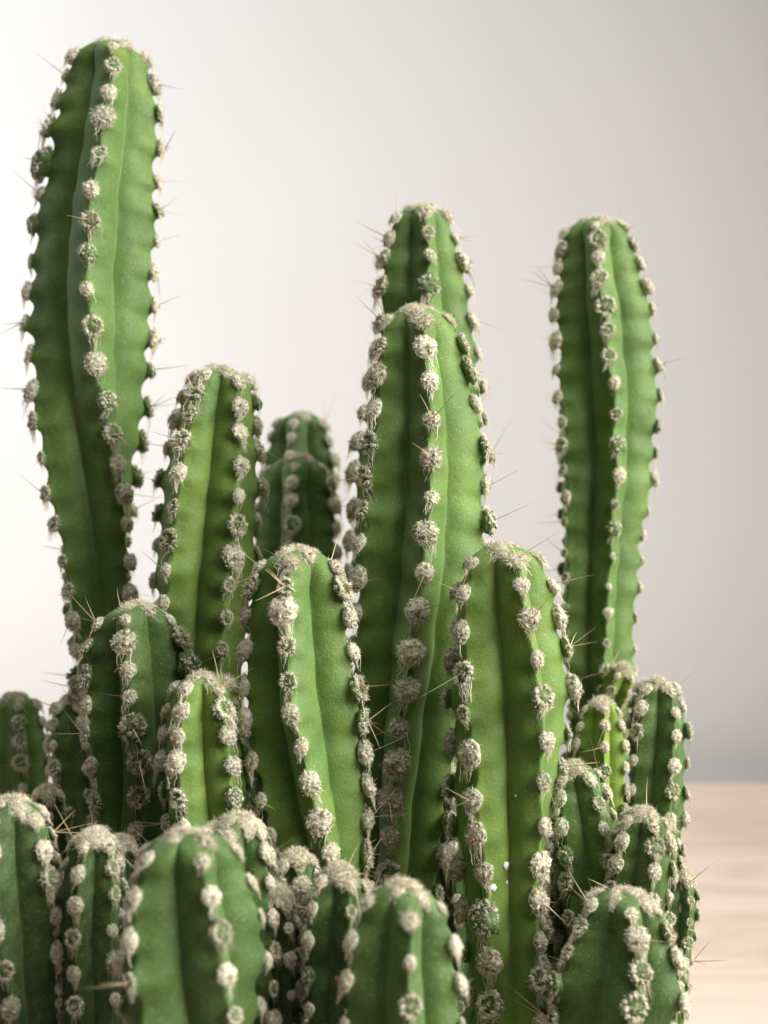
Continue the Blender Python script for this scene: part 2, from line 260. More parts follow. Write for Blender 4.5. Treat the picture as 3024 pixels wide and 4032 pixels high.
    {'label': 'small dark stem with pale woolly crown at the bottom', 'pts': [[-0.0051, -0.03722, 0.11826], [-0.00548, -0.03778, 0.11431], [-0.00564, -0.0389, 0.10629], [-0.00564, -0.04003, 0.09828], [-0.00514, -0.03651, 0.08214], [-0.0044, -0.03122, 0.062]], 'rad': [0.00254, 0.00356, 0.0039, 0.00367, 0.00349, 0.00314], 'phi': [24.1, 24.2, 24.3, 24.3, 24.3, 24.3], 'sp': 4, 'az': 1.0, 'tint': -0.27, 'bud': 0.15, 'seed': 24, 'fade': [], 'spin': 0.35, 'crown': 1.2, 'valley': 0.5, 'ribs': 5},
    {'label': 'blurred front stem at the bottom centre with rusty front areoles', 'pts': [[0.00211, -0.04889, 0.1215], [0.00191, -0.04949, 0.11718], [0.00186, -0.05053, 0.10981], [0.00191, -0.05156, 0.10245], [0.00174, -0.04702, 0.08423], [0.00149, -0.04022, 0.062]], 'rad': [0.00389, 0.00571, 0.00649, 0.00649, 0.00617, 0.00555], 'phi': [4.1, 4.1, 4.2, 4.1, 4.1, 4.1], 'sp': 5, 'az': 0.9, 'tint': 0.12, 'bud': 0.15, 'seed': 25, 'fade': [], 'spin': 0.2, 'crown': 1.05, 'valley': 0.5, 'ribs': 5},
    {'label': 'small pale green stem behind the right-hand group', 'pts': [[0.03207, 0.00335, 0.1267], [0.03194, 0.00249, 0.12063], [0.03167, 0.00135, 0.11252], [0.02888, 0.00124, 0.08926], [0.0247, 0.00106, 0.062]], 'rad': [0.00221, 0.00378, 0.00393, 0.00373, 0.00336], 'phi': [-5.0, -5.0, -5.0, -5.0, -5.0], 'sp': 3.2, 'az': 0.75, 'tint': 1.0, 'bud': 0.15, 'seed': 26, 'fade': [], 'spin': 0.35, 'crown': 1.0, 'valley': 0.5, 'ribs': 5},
    {'label': 'short stem at the right with a pale flank and a dark flank', 'pts': [[0.0409, 0.00666, 0.12873], [0.04083, 0.00577, 0.12242], [0.04062, 0.00462, 0.11419], [0.03986, 0.00298, 0.10252], [0.03635, 0.00272, 0.08426], [0.03109, 0.00232, 0.062]], 'rad': [0.0029, 0.00435, 0.00471, 0.00442, 0.0042, 0.00378], 'phi': [27.5, 23.3, 14.9, 13.6, 13.6, 13.6], 'sp': 4, 'az': 1.0, 'tint': 0.05, 'bud': 0.15, 'seed': 27, 'fade': [], 'spin': 0.35, 'crown': 1.0, 'valley': 0.5, 'ribs': 5},
    {'label': 'short stem right of the bright front stem, woolly ribs apart', 'pts': [[0.02502, -0.01627, 0.12363], [0.026, -0.01712, 0.11756], [0.02686, -0.01798, 0.1115], [0.02728, -0.01926, 0.1024], [0.02488, -0.01756, 0.0842], [0.02128, -0.01502, 0.062]], 'rad': [0.00257, 0.00417, 0.00455, 0.00423, 0.00402, 0.00362], 'phi': [27.2, 26.8, 26.5, 26.2, 26.2, 26.2], 'sp': 4, 'az': 1.0, 'tint': 0.15, 'bud': 0.15, 'seed': 28, 'fade': [], 'spin': 0.35, 'crown': 1.0, 'valley': 0.5, 'ribs': 5},
    {'label': 'short woolly-crowned stem leaning between two others at the right', 'pts': [[0.03343, -0.02191, 0.11942], [0.03307, -0.02266, 0.11412], [0.03212, -0.02357, 0.10765], [0.03093, -0.02481, 0.09882], [0.02821, -0.02262, 0.08241], [0.02413, -0.01935, 0.062]], 'rad': [0.00249, 0.00398, 0.00423, 0.00389, 0.00369, 0.00333], 'phi': [14.9, 15.0, 15.3, 15.6, 15.6, 15.6], 'sp': 3.6, 'az': 1.0, 'tint': 0.03, 'bud': 0.15, 'seed': 29, 'fade': [], 'spin': 0.35, 'crown': 1.1, 'valley': 0.5, 'ribs': 5},
    {'label': 'narrow stem half hidden behind the woolly one at the right', 'pts': [[0.0391, -0.00777, 0.11224], [0.0391, -0.00845, 0.10742], [0.03897, -0.00981, 0.09778], [0.03554, -0.00894, 0.08189], [0.03039, -0.00765, 0.062]], 'rad': [0.00149, 0.00238, 0.00245, 0.00232, 0.00209], 'phi': [2.1, 2.0, 2.0, 2.0, 2.0], 'sp': 3, 'az': 0.8, 'tint': -0.07, 'bud': 0.15, 'seed': 30, 'fade': [], 'spin': 0.35, 'crown': 1.0, 'valley': 0.5, 'ribs': 5},
    {'label': 'smallest stem at the right edge of the clump against the table', 'pts': [[0.04169, -0.00872, 0.10549], [0.04156, -0.00935, 0.10099], [0.04117, -0.01026, 0.09457], [0.04026, -0.01125, 0.0875], [0.03672, -0.01026, 0.07675], [0.03141, -0.00878, 0.062]], 'rad': [0.00156, 0.00238, 0.00224, 0.00204, 0.00194, 0.00174], 'phi': [22.2, 22.2, 22.2, 22.4, 22.4, 22.4], 'sp': 3, 'az': 0.7, 'tint': -0.02, 'bud': 0.15, 'seed': 31, 'fade': [], 'spin': 0.35, 'crown': 1.0, 'valley': 0.5, 'ribs': 5},
    {'label': 'broad stem at the lower right corner of the clump, front rib curved', 'pts': [[0.02903, -0.03285, 0.11347], [0.02875, -0.03343, 0.10933], [0.02825, -0.03421, 0.1038], [0.02747, -0.03498, 0.09828], [0.0268, -0.03615, 0.08999], [0.02444, -0.03296, 0.078], [0.0209, -0.02819, 0.062]], 'rad': [0.00263, 0.00543, 0.00783, 0.00753, 0.00701, 0.00666, 0.00599], 'phi': [-6.3, 2.5, -0.7, -4.9, -4.7, -4.7, -4.7], 'sp': 4.1, 'az': 1.0, 'tint': 0.03, 'bud': 0.15, 'seed': 32, 'fade': [], 'spin': 0.35, 'crown': 1.0, 'valley': 0.5, 'ribs': 5},
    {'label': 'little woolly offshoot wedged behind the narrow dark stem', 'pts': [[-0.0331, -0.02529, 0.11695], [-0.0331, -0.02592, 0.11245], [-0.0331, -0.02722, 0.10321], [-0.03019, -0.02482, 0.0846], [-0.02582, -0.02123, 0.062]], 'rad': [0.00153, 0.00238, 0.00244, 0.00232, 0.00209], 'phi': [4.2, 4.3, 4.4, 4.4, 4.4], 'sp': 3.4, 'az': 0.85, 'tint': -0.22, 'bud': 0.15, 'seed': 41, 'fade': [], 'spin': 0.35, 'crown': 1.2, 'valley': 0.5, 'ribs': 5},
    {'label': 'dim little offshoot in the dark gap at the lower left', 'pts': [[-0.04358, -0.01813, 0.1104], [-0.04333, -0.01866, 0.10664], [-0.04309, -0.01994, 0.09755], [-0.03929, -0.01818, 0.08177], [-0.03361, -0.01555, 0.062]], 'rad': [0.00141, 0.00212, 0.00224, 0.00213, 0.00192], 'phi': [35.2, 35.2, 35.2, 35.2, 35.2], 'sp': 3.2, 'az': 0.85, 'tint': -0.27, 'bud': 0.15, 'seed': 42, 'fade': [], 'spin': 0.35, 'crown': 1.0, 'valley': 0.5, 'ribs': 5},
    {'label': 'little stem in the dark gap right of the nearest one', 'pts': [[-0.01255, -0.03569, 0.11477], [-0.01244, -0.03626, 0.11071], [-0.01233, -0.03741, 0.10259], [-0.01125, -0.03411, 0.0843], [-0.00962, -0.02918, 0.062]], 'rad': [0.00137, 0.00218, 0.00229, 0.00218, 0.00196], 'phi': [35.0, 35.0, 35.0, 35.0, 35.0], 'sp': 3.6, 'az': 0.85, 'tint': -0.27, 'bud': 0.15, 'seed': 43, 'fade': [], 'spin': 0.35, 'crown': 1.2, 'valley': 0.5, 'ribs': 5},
    {'label': 'dark filler stem added in the gap behind the small bright one', 'pts': [[-0.0195, 0.00577, 0.12242], [-0.0195, 0.00491, 0.11624], [-0.01936, 0.00346, 0.10595], [-0.01922, 0.00153, 0.09224], [-0.01753, 0.0014, 0.07912], [-0.01499, 0.0012, 0.062]], 'rad': [0.00218, 0.00348, 0.00363, 0.00348, 0.00331, 0.00298], 'phi': [-13.9, -13.9, -13.9, -13.9, -13.9, -13.9], 'sp': 3.6, 'az': 0.85, 'tint': -0.25, 'bud': 0.15, 'seed': 46, 'fade': [], 'spin': 0.35, 'crown': 1.0, 'valley': 0.5, 'ribs': 5},  # added stem, keeps the gap dark where the background showed through
    {'label': 'dark filler stem added deep in the gap left of the bright front stem', 'pts': [[0.00928, 0.00972, 0.11457], [0.00963, 0.00873, 0.10753], [0.01034, 0.00725, 0.09697], [0.01105, 0.00527, 0.08289], [0.01008, 0.0048, 0.07444], [0.00862, 0.00411, 0.062]], 'rad': [0.00223, 0.00372, 0.00409, 0.00409, 0.00389, 0.0035], 'phi': [12.2, 12.0, 11.8, 11.5, 11.5, 11.5], 'sp': 3.8, 'az': 0.85, 'tint': -0.25, 'bud': 0.15, 'seed': 47, 'fade': [], 'spin': 0.35, 'crown': 1.0, 'valley': 0.5, 'ribs': 5},  # unseen stem put in to darken this gap
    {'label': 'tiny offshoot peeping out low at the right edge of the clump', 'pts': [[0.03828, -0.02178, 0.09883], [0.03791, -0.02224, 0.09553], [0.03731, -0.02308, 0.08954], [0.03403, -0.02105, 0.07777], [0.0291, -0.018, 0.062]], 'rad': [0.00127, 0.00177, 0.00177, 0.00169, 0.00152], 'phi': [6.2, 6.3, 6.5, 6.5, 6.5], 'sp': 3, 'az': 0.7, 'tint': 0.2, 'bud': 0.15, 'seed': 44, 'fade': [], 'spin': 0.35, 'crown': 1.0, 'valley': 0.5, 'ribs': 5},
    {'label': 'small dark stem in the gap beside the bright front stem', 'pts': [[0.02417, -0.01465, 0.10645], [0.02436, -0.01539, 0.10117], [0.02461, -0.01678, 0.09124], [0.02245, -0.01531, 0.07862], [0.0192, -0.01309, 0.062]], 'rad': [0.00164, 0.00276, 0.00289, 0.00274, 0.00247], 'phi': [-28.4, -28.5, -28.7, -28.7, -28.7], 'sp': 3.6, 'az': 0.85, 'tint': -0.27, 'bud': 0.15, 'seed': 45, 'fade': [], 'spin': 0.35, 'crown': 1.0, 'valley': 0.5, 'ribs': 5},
]


def catmull(t, ts, P):
    P = np.asarray(P, float); ts = np.asarray(ts, float)
    if P.ndim == 1: P = P[:, None]
    m = np.gradient(P, ts, axis=0, edge_order=1)
    i = np.clip(np.searchsorted(ts, t, side='right') - 1, 0, len(ts) - 2)
    h = (ts[i + 1] - ts[i])[:, None]; u = ((t - ts[i])[:, None]) / h
    return ((2*u**3 - 3*u**2 + 1) * P[i] + (u**3 - 2*u**2 + u) * h * m[i] + (-2*u**3 + 3*u**2) * P[i+1] + (u**3 - u**2) * h * m[i+1])

class Stem:
    def __init__(s, d):
        s.d = d; s.n = d.get('ribs', 5); s.rng = random.Random(d['seed'] * 77 + 5)
        pts = np.array(d['pts']); seg = np.linalg.norm(np.diff(pts, axis=0), axis=1)
        s.ts = np.concatenate([[0], np.cumsum(seg)]); s.len = s.ts[-1]
        s.R0 = max(d['rad'][:3])
        s.dome = min(0.98 * d['rad'][1], s.len * 0.6)
        # areole stations on each rib
        s.st = []
        sp = d['sp'] * 0.00104
        for k in range(s.n):
            x = s.rng.uniform(0.12, 0.32) * sp + s.dome * 0.16; l = []
            while x < s.len:
                l.append(x)
                near = min(1.0, x / (s.dome * 1.9))
                x += sp * (0.60 + 0.40 * near) * s.rng.uniform(0.86, 1.14)
            s.st.append(np.array(l))
        s.wob = [s.rng.uniform(0, 6.28) for _ in range(8)]
    def axis(s, t):
        t = np.atleast_1d(np.asarray(t, float))
        p = catmull(t, s.ts, s.d['pts'])
        e = 1e-4
        q = catmull(np.clip(t + e, 0, s.len), s.ts, s.d['pts']) - catmull(np.clip(t - e, 0, s.len), s.ts, s.d['pts'])
        T = -q / np.linalg.norm(q, axis=1)[:, None]
        # the crown keeps growing straight up: the axis is steadied close to the tip
        f = np.array([0, -1.0, 0]) - T * (T @ np.array([0, -1.0, 0]))[:, None]
        f /= np.linalg.norm(f, axis=1)[:, None]
        r = np.cross(T, f)
        return p, T, f, r
    def rad(s, t):
        t = np.atleast_1d(np.asarray(t, float))
        r = np.interp(t, s.ts, s.d['rad']) * 0.4 + catmull(t, s.ts, s.d['rad'])[:, 0] * 0.6
        # the second width already belongs to the body: the dome takes the tip down to nothing
        body = np.interp(s.dome, s.ts, s.d['rad'])
        r = np.where(t < s.dome, np.maximum(r, body * 0.93), r)
        u = np.clip(t / s.dome, 0, 1)
        dome = (1 - (1 - u) ** 2.3) ** (1 / 2.25)
        slow = 1 + 0.022 * np.sin(t * 420 + s.wob[0]) + 0.018 * np.sin(t * 1030 + s.wob[1])
        return r * dome * slow
    def phi(s, t, k):
        t = np.atleast_1d(np.asarray(t, float))
        a = catmull(t, s.ts, s.d['phi'])[:, 0] + 360 / s.n * k + 5.0 * math.sin(s.wob[2] + k * 2.1)
        return np.radians(a + 1.6 * np.sin(t * 500 + s.wob[3] + k))
    def bump(s, t, k):
        sp = s.d['sp'] * 0.00104
        c = s.st[k]
        dd = (t[:, None] - (c[None, :] + 0.10 * sp)) / sp
        b = np.where(dd < 0, np.exp(-(dd / 0.34) ** 2), np.exp(-(dd / 0.17) ** 2)).max(axis=1)
        return b
    def build(s, parent, name='stem'):
        rings = int(min(260, max(60, s.len / 0.0005)))
        a = np.linspace(0, 1, rings)
        t = s.len * (0.55 * a + 0.45 * a ** 2); t[0] = s.dome * 0.004
        t = np.unique(np.concatenate([t, s.dome * np.array([.01, .03, .06, .1, .15, .2, .27, .35])])); rings = len(t)
        P, T, f, r = s.axis(t); Rr = s.rad(t)
        v = s.d['valley']
        # half profile of one rib: (fraction towards the groove, extra inset)
        us = np.array([0.0, 0.06, 0.13, 0.22, 0.34, 0.48, 0.62, 0.75, 0.86, 0.93, 0.975])
        cols, fold = [], []
        young = np.clip(t / (s.dome * 0.9), 0, 1)
        val = v + (0.86 - v) * (1 - young) ** 1.5
        for k in range(s.n):
            ph = s.phi(t, k); phn = s.phi(t, (k + 1) % s.n)
            phn = ph + ((phn - ph) % (2 * math.pi))
            bk, bn = s.bump(t, k), s.bump(t, (k + 1) % s.n)
            mid = (ph + phn) / 2
            for side in (0, 1):
                seq = us if side == 0 else np.concatenate([[1.0], us[:0:-1]])
                for u in seq:
                    rib = ph if side == 0 else phn
                    b = bk if side == 0 else bn
                    x0, y0 = np.cos(rib), np.sin(rib)
                    x1, y1 = val * np.cos(mid), val * np.sin(mid)
                    sgn = 1 if side == 0 else -1
                    # rounded rib crest
                    crest = 0.050 * math.exp(-(u / 0.065) ** 2)
                    bulge = 0.095 * math.sin(math.pi * min(1, u) ** 1.7)
                    x = x0 + (x1 - x0) * u; y = y0 + (y1 - y0) * u
                    rr = np.hypot(x, y); an = np.arctan2(y, x)
                    amp = (0.140 * (b - 0.42)) * (1 - u) ** 1.6 + 0.016 * np.sin(t * 760 + s.wob[4] + k * 1.7 + 2.5 * u) * np.sin(t * 310 + s.wob[5] + k * 2.3) * (u < 0.99)
                    rr = (rr - crest + bulge + amp * np.clip(young + .25, 0, 1)) * Rr
                    pos = P + f * (rr * np.cos(an))[:, None] + r * (rr * np.sin(an))[:, None]
                    cols.append(pos); fold.append(u)
        C = np.stack(cols, axis=1)                       # rings x m x 3
        m = C.shape[1]
        base = np.array(s.d['pts'][-1])
        V = (C - base).reshape(-1, 3)
        tip = (P[0] + T[0] * 0.0002 - base)
        V = np.vstack([V, tip[None]])
        i, j = np.meshgrid(np.arange(rings - 1), np.arange(m), indexing='ij'); j2 = (j + 1) % m
        F = np.stack([i * m + j, (i + 1) * m + j, (i + 1) * m + j2, i * m + j2], axis=-1).reshape(-1, 4)
        me = bpy.data.meshes.new(name)
        nv, nf = len(V), len(F)
        faces = F.tolist() + [[len(V) - 1, q, (q + 1) % m] for q in range(m)]
        me.from_pydata(V.tolist(), [], faces)
        me.materials.append(SKIN)
        me.polygons.foreach_set('use_smooth', np.ones(len(me.polygons), dtype=bool))
        at = me.attributes.new('fold', 'FLOAT', 'POINT')
        at.data.foreach_set('value', np.concatenate([np.tile(np.array(fold), rings), [0.3]]).astype(np.float32))
        me.update()
        o = bpy.data.objects.new(name, me); col.objects.link(o); o.location = tuple(base); o.parent = parent
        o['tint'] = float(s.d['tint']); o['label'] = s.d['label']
        s.obj = o; s.V = V + base; s.F = faces; s.base = base
        return o
    def rib_point(s, t, k):
        tt = np.array([t]); P, T, f, r = s.axis(tt); a = s.phi(tt, k)[0]; Rr = s.rad(tt)[0]
        dr = (s.rad(tt + 3e-4)[0] - s.rad(np.maximum(tt - 3e-4, 1e-6))[0]) / 6e-4
        young = min(1.0, max(0.0, t / (s.dome * 0.9)) + .25)
        d = f[0] * math.cos(a) + r[0] * math.sin(a)
        p = P[0] + d * Rr * (1 - 0.050 + 0.030 * young)
        n = d + T[0] * min(dr, 6.0); n /= np.linalg.norm(n)
        return p, n, T[0], Rr

# ------------------------------------------------------------------ areoles: woolly cushions, modelled once per variant
def ico(level):
    ph = (1 + 5 ** .5) / 2
    v = [(-1, ph, 0), (1, ph, 0), (-1, -ph, 0), (1, -ph, 0), (0, -1, ph), (0, 1, ph), (0, -1, -ph), (0, 1, -ph), (ph, 0, -1), (ph, 0, 1), (-ph, 0, -1), (-ph, 0, 1)]
    v = [Vector(x).normalized() for x in v]
    f = [(0, 11, 5), (0, 5, 1), (0, 1, 7), (0, 7, 10), (0, 10, 11), (1, 5, 9), (5, 11, 4), (11, 10, 2), (10, 7, 6), (7, 1, 8), (3, 9, 4), (3, 4, 2), (3, 2, 6), (3, 6, 8), (3, 8, 9), (4, 9, 5), (2, 4, 11), (6, 2, 10), (8, 6, 7), (9, 8, 1)]
    for _ in range(level):
        c, nf = {}, []
        def mid(a, b):
            k = (min(a, b), max(a, b))
            if k not in c: v.append(((v[a] + v[b]) / 2).normalized()); c[k] = len(v) - 1
            return c[k]
        for a, b_, d in f:
            x, y, z = mid(a, b_), mid(b_, d), mid(d, a)
            nf += [(a, x, z), (b_, y, x), (d, z, y), (x, y, z)]
        f = nf
    return v, f
ICO = {0: ico(0), 1: ico(1), 2: ico(2)}

class MB:
    def __init__(s): s.v, s.f, s.m = [], [], []
    def blob(s, c, r, level, mi, rng, rough=0.2):
        bv, bf = ICO[level]; o = len(s.v)
        ph = [rng.uniform(0, 6.28) for _ in range(6)]
        for p in bv:
            k = 1 + rough * (0.5 * math.sin(4 * p.x + ph[0]) * math.sin(4.3 * p.y + ph[1]) + 0.4 * math.sin(8 * p.z + ph[2] + 3 * p.x) + 0.35 * rng.uniform(-1, 1))
            s.v.append((c[0] + r[0] * p.x * k, c[1] + r[1] * p.y * k, c[2] + r[2] * p.z * k))
        s.f += [tuple(i + o for i in t) for t in bf]; s.m += [mi] * len(bf)
    def strand(s, pts, w, mi, taper=0.35):
        # a hair: three-sided tapering tube
        o = len(s.v); n = len(pts)
        for i, p in enumerate(pts):
            d = (pts[min(i + 1, n - 1)] - pts[max(i - 1, 0)])
            if d.length < 1e-9: d = Vector((0, 0, 1))
            d.normalize(); a = d.orthogonal().normalized(); b = d.cross(a)
            ww = w * (1 - (1 - taper) * i / (n - 1))
            for q in range(3):
                an = q * 2.0944; s.v.append(tuple(p + (a * math.cos(an) + b * math.sin(an)) * ww))
        for i in range(n - 1):
            for q in range(3):
                q2 = (q + 1) % 3
                s.f.append((o + i * 3 + q, o + i * 3 + q2, o + i * 3 + 3 + q2, o + i * 3 + 3 + q)); s.m.append(mi)

def _ribbon(s, pts, w, mi, rng):
    # a fine flat hair
    o = len(s.v); n = len(pts)
    a = (pts[-1] - pts[0]).normalized().cross(Vector((rng.gauss(0, 1), rng.gauss(0, 1), rng.gauss(0, 1))))
    a = a.normalized() if a.length > 1e-6 else Vector((1, 0, 0))
    for i, p in enumerate(pts):
        ww = w * (1 - .65 * i / (n - 1))
        s.v.append(tuple(p + a * ww)); s.v.append(tuple(p - a * ww))
    for i in range(n - 1):
        s.f.append((o + 2 * i, o + 2 * i + 1, o + 2 * i + 3, o + 2 * i + 2)); s.m.append(mi)
MB.ribbon = _ribbon

def curl(p, d, L, n, rng, wild):
    pts = [p.copy()]; d = d.normalized()
    for i in range(n):
        d = (d + Vector((rng.gauss(0, wild), rng.gauss(0, wild), rng.gauss(0, wild * .8)))).normalized()
        pts.append(pts[-1] + d * (L / n))
    return pts

def areole_data(kind, seed, lod=1.0):
    """local axes: z = out of the rib, x = towards the foot of the stem; size 1 = radius of the cushion"""
    rng = random.Random(seed * 131 + 7); b = MB()
    full = lod >= 1
    lvl = 2 if full else 1
    q_ = 1.0 if full else 0.22                       # share of the hairs kept
    def surf(rx, ry, rz, cz):
        d = Vector((rng.gauss(0, 1), rng.gauss(0, 1), abs(rng.gauss(0, .9)) + .02)).normalized()
        return Vector((d.x * rx, d.y * ry, cz + d.z * rz)), Vector((d.x / rx, d.y / ry, d.z / rz)).normalized()
    def mat():
        x = rng.random(); return I_HAIR if x < .55 else I_WOOL
    def matted(n, rx, ry, rz, cz, lo, hi, up, hole=0.0):
        for _ in range(int(n * q_)):
            p, nn = surf(rx, ry, rz, cz)
            if hole and math.hypot(p.x / rx, p.y / ry) < hole and rng.random() < .85: continue
            tn = Vector((rng.gauss(.25, 1), rng.gauss(0, 1), rng.gauss(0, .6))); tn = (tn - nn * tn.dot(nn)).normalized()
            b.ribbon(curl(p, tn + nn * rng.uniform(.1, up), rng.uniform(lo, hi), 3 if full else 2, rng, .8), rng.uniform(.014, .028) * (1 if full else 1.7), mat(), rng)
    def rim(n, rx, ry, lo, hi):
        for _ in range(int(n * q_)):
            a = rng.uniform(0, 6.28); d = Vector((math.cos(a), math.sin(a), 0))
            p = Vector((rx * d.x, ry * d.y, rng.uniform(.02, .16)))
            b.ribbon(curl(p, d + Vector((.35, 0, rng.uniform(-.1, .5))), rng.uniform(lo, hi), 2, rng, .35), rng.uniform(.014, .026), mat(), rng)
    def tuft(p, nn, n, L, mi=None):
        for _ in range(max(2, int(n * (1 if full else .4)))):
            d = nn + Vector((rng.gauss(0, .55), rng.gauss(0, .55), rng.gauss(0, .55)))
            b.ribbon(curl(p + Vector((rng.gauss(0, .05), rng.gauss(0, .05), 0)), d, L * rng.uniform(.6, 1.3), 2, rng, .35), rng.uniform(.018, .034) * (1 if full else 1.6), mat() if mi is None else mi, rng)
    if kind == 'wool':
        rx, ry, rz = rng.uniform(.90, 1.08), rng.uniform(.80, .95), rng.uniform(.48, .68)
        b.blob((0, 0, 0.02), (rx * .93, ry * .93, rz * .92), lvl, I_FELT, rng, 0.14)
        for _ in range(16 if full else 9):
            p, nn = surf(rx * .88, ry * .88, rz * .86, .02)
            b.blob(p, [rng.uniform(.10, .24), rng.uniform(.10, .24), rng.uniform(.08, .17)], 1, I_FELT if rng.random() < .6 else I_WOOL, rng, .6)
            tuft(p, nn, 6, .16)
        matted(230, rx * .95, ry * .95, rz * .95, .02, .18, .42, .5); rim(45, rx * .85, ry * .85, .15, .38)
    elif kind == 'open':
        rx, ry = rng.uniform(.92, 1.08), rng.uniform(.82, .98)
        b.blob((0, 0, 0.0), (rx * .90, ry * .90, .36), lvl, I_BUD, rng, 0.12)
        n = 15 if full else 11
        for k in range(n):
            a = k * 6.283 / n + rng.uniform(-.2, .2); rr = rng.uniform(.62, .86)
            c = Vector((rr * rx * math.cos(a) - .04, rr * ry * math.sin(a), 0.22 + rng.uniform(-.06, .12)))
            b.blob(c, [rng.uniform(.13, .24), rng.uniform(.13, .24), rng.uniform(.10, .2)], 1, I_FELT, rng, .45)
            tuft(c + Vector((0, 0, .1)), Vector((math.cos(a) * .6, math.sin(a) * .6, .8)), 9, .24)
        matted(190, rx * .93, ry * .93, .50, .02, .16, .4, .5, hole=.58); rim(50, rx * .85, ry * .85, .15, .38)
        for _ in range(4):
            a = rng.uniform(0, 6.28); rr = rng.uniform(0, .4)
            tuft(Vector((rr * math.cos(a), rr * math.sin(a), .42)), Vector((0, 0, 1)), 8, .26)
    elif kind == 'bud':
        b.blob((0.05, 0, 0.10), (0.98, 0.90, 0.58), lvl, I_BUD, rng, 0.34)
        for _ in range(40 if full else 22):
            d = Vector((rng.gauss(0, 1), rng.gauss(0, 1), rng.uniform(0.0, 1.2))).normalized()
            c = Vector((d.x * .92 + .05, d.y * .85, .10 + d.z * .62))
            b.blob(c, [rng.uniform(.10, .20), rng.uniform(.10, .20), rng.uniform(.08, .16)], 1, I_FELT, rng, .5)
            tuft(c, d, 7, .17)
        matted(130, .98, .9, .66, .10, .16, .4, .6); rim(50, .9, .85, .15, .4)
    else:  # crown tuft
        rx, ry, rz = rng.uniform(.85, 1.05), rng.uniform(.80, 1.0), rng.uniform(.55, .75)
        b.blob((0, 0, 0.0), (rx * .9, ry * .9, rz * .9), lvl, I_FELT, rng, 0.22)
        matted(220, rx * .9, ry * .9, rz * .9, 0, .3, .7, 1.0); rim(110, rx * .8, ry * .8, .4, 1.0)
        for _ in range(18):
            p, nn = surf(rx * .88, ry * .88, rz * .88, .0); tuft(p, nn + Vector((0, 0, .3)), 9, .36)
    # long hairs trailing down the rib towards the next areole
    top = .40
    for _ in range(int(rng.choice([8, 15, 22, 32]) * (1 if full else .3))):
        p = Vector((rng.uniform(.3, .85), rng.gauss(0, .34), rng.uniform(.05, top)))
        L = rng.uniform(.4, 1.6); pts = [p]; y = p.y
        for i in range(1, 5):
            u = i / 4
            y += rng.gauss(0, .11) - y * .14
            pts.append(Vector((p.x + L * u, y, max(-.22, p.z * (1 - u) + .04 + rng.gauss(0, .05) - .14 * u))))
        b.ribbon(pts, rng.uniform(.018, .034), mat(), rng)
    # rusty heart in some, and short bristles
    if rng.random() < .3: tuft(Vector((.15, rng.gauss(0, .2), .5)), Vector((.6, 0, .8)), 14, .34, I_RUST)
    for _ in range(rng.choice([0, 1, 2, 4])):
        p = Vector((rng.gauss(0, .25), rng.gauss(0, .25), .35))
        d = Vector((rng.gauss(.25, .6), rng.gauss(0, .6), 1))
        b.strand(curl(p, d, rng.uniform(.5, 1.15), 2, rng, .05), .040, I_RUST if rng.random() < .35 else I_SPINE, .15)
    return b

VARIANTS = {}
for kind, cnt in (('wool', 8), ('open', 8), ('bud', 6), ('crown', 5)):
    for i in range(cnt):
        for lod in (1, 0):
            b = areole_data(kind, hash_seed := (len(kind) * 100 + i * 7 + ord(kind[0])), 1.0 if lod else 0.45)
            VARIANTS[kind, i, lod] = (np.array(b.v), b.f, np.array(b.m, dtype=np.int32))
VMESH = {}
def variant_mesh(kind, i):
    if (kind, i) not in VMESH:
        V, Fc, M = VARIANTS[kind, i, 1]
        me = bpy.data.meshes.new('areole'); me.from_pydata((V * 0.001).tolist(), [], Fc)
        for m in MATS: me.materials.append(m)
        me.polygons.foreach_set('material_index', M)
        me.polygons.foreach_set('use_smooth', np.ones(len(me.polygons), dtype=bool)); me.update()
        VMESH[kind, i] = me
    return VMESH[kind, i]
NVAR = {'wool': 8, 'open': 8, 'bud': 6, 'crown': 5}

def frame_mat(p, n, T):
    z = Vector(n).normalized(); x = -Vector(T); x = (x - z * x.dot(z))
    if x.length < 1e-4: x = z.orthogonal()
    x.normalize(); y = z.cross(x)
    return Matrix(((x.x, y.x, z.x, p[0]), (x.y, y.y, z.y, p[1]), (x.z, y.z, z.z, p[2]), (0, 0, 0, 1)))

# ------------------------------------------------------------------ assemble the cactus
cactus = bpy.data.objects.new('cactus', None); col.objects.link(cactus)
cactus.location = (0, 0, 0.065); cactus.empty_display_size = 0.01
tag(cactus, 'clump of green ribbed cactus stems with woolly white areoles and thin spines', 'cactus')
INV = Matrix.Translation((0, 0, -0.065))
stems = []
for d in STEMS:
    s = Stem(d); o = s.build(cactus); o.location = Vector(tuple(s.base)) - Vector((0, 0, 0.065)); stems.append(s)

# which areoles can be seen from the front decides only which ones become objects of their own
allV, allF, off = [], [], 0
for s in stems:
    allV.append(s.V); allF += [[i + off for i in f_] for f_ in s.F]; off += len(s.V)
bvh = BVHTree.FromPolygons(np.vstack(allV).tolist(), allF)
EYE = Vector((0.0, -0.178, 0.18))
def seen(p, n, r):
    q = Vector(p) + Vector(n) * r * 0.9
    d = EYE - q; L = d.length; d.normalize()
    if Vector(n).dot(d) < -0.55: return False
    if abs(q.x) / (q.y + 0.178) > 0.34 : return False
    return bvh.ray_cast(q + d * 0.0004, d, L)[0] is None

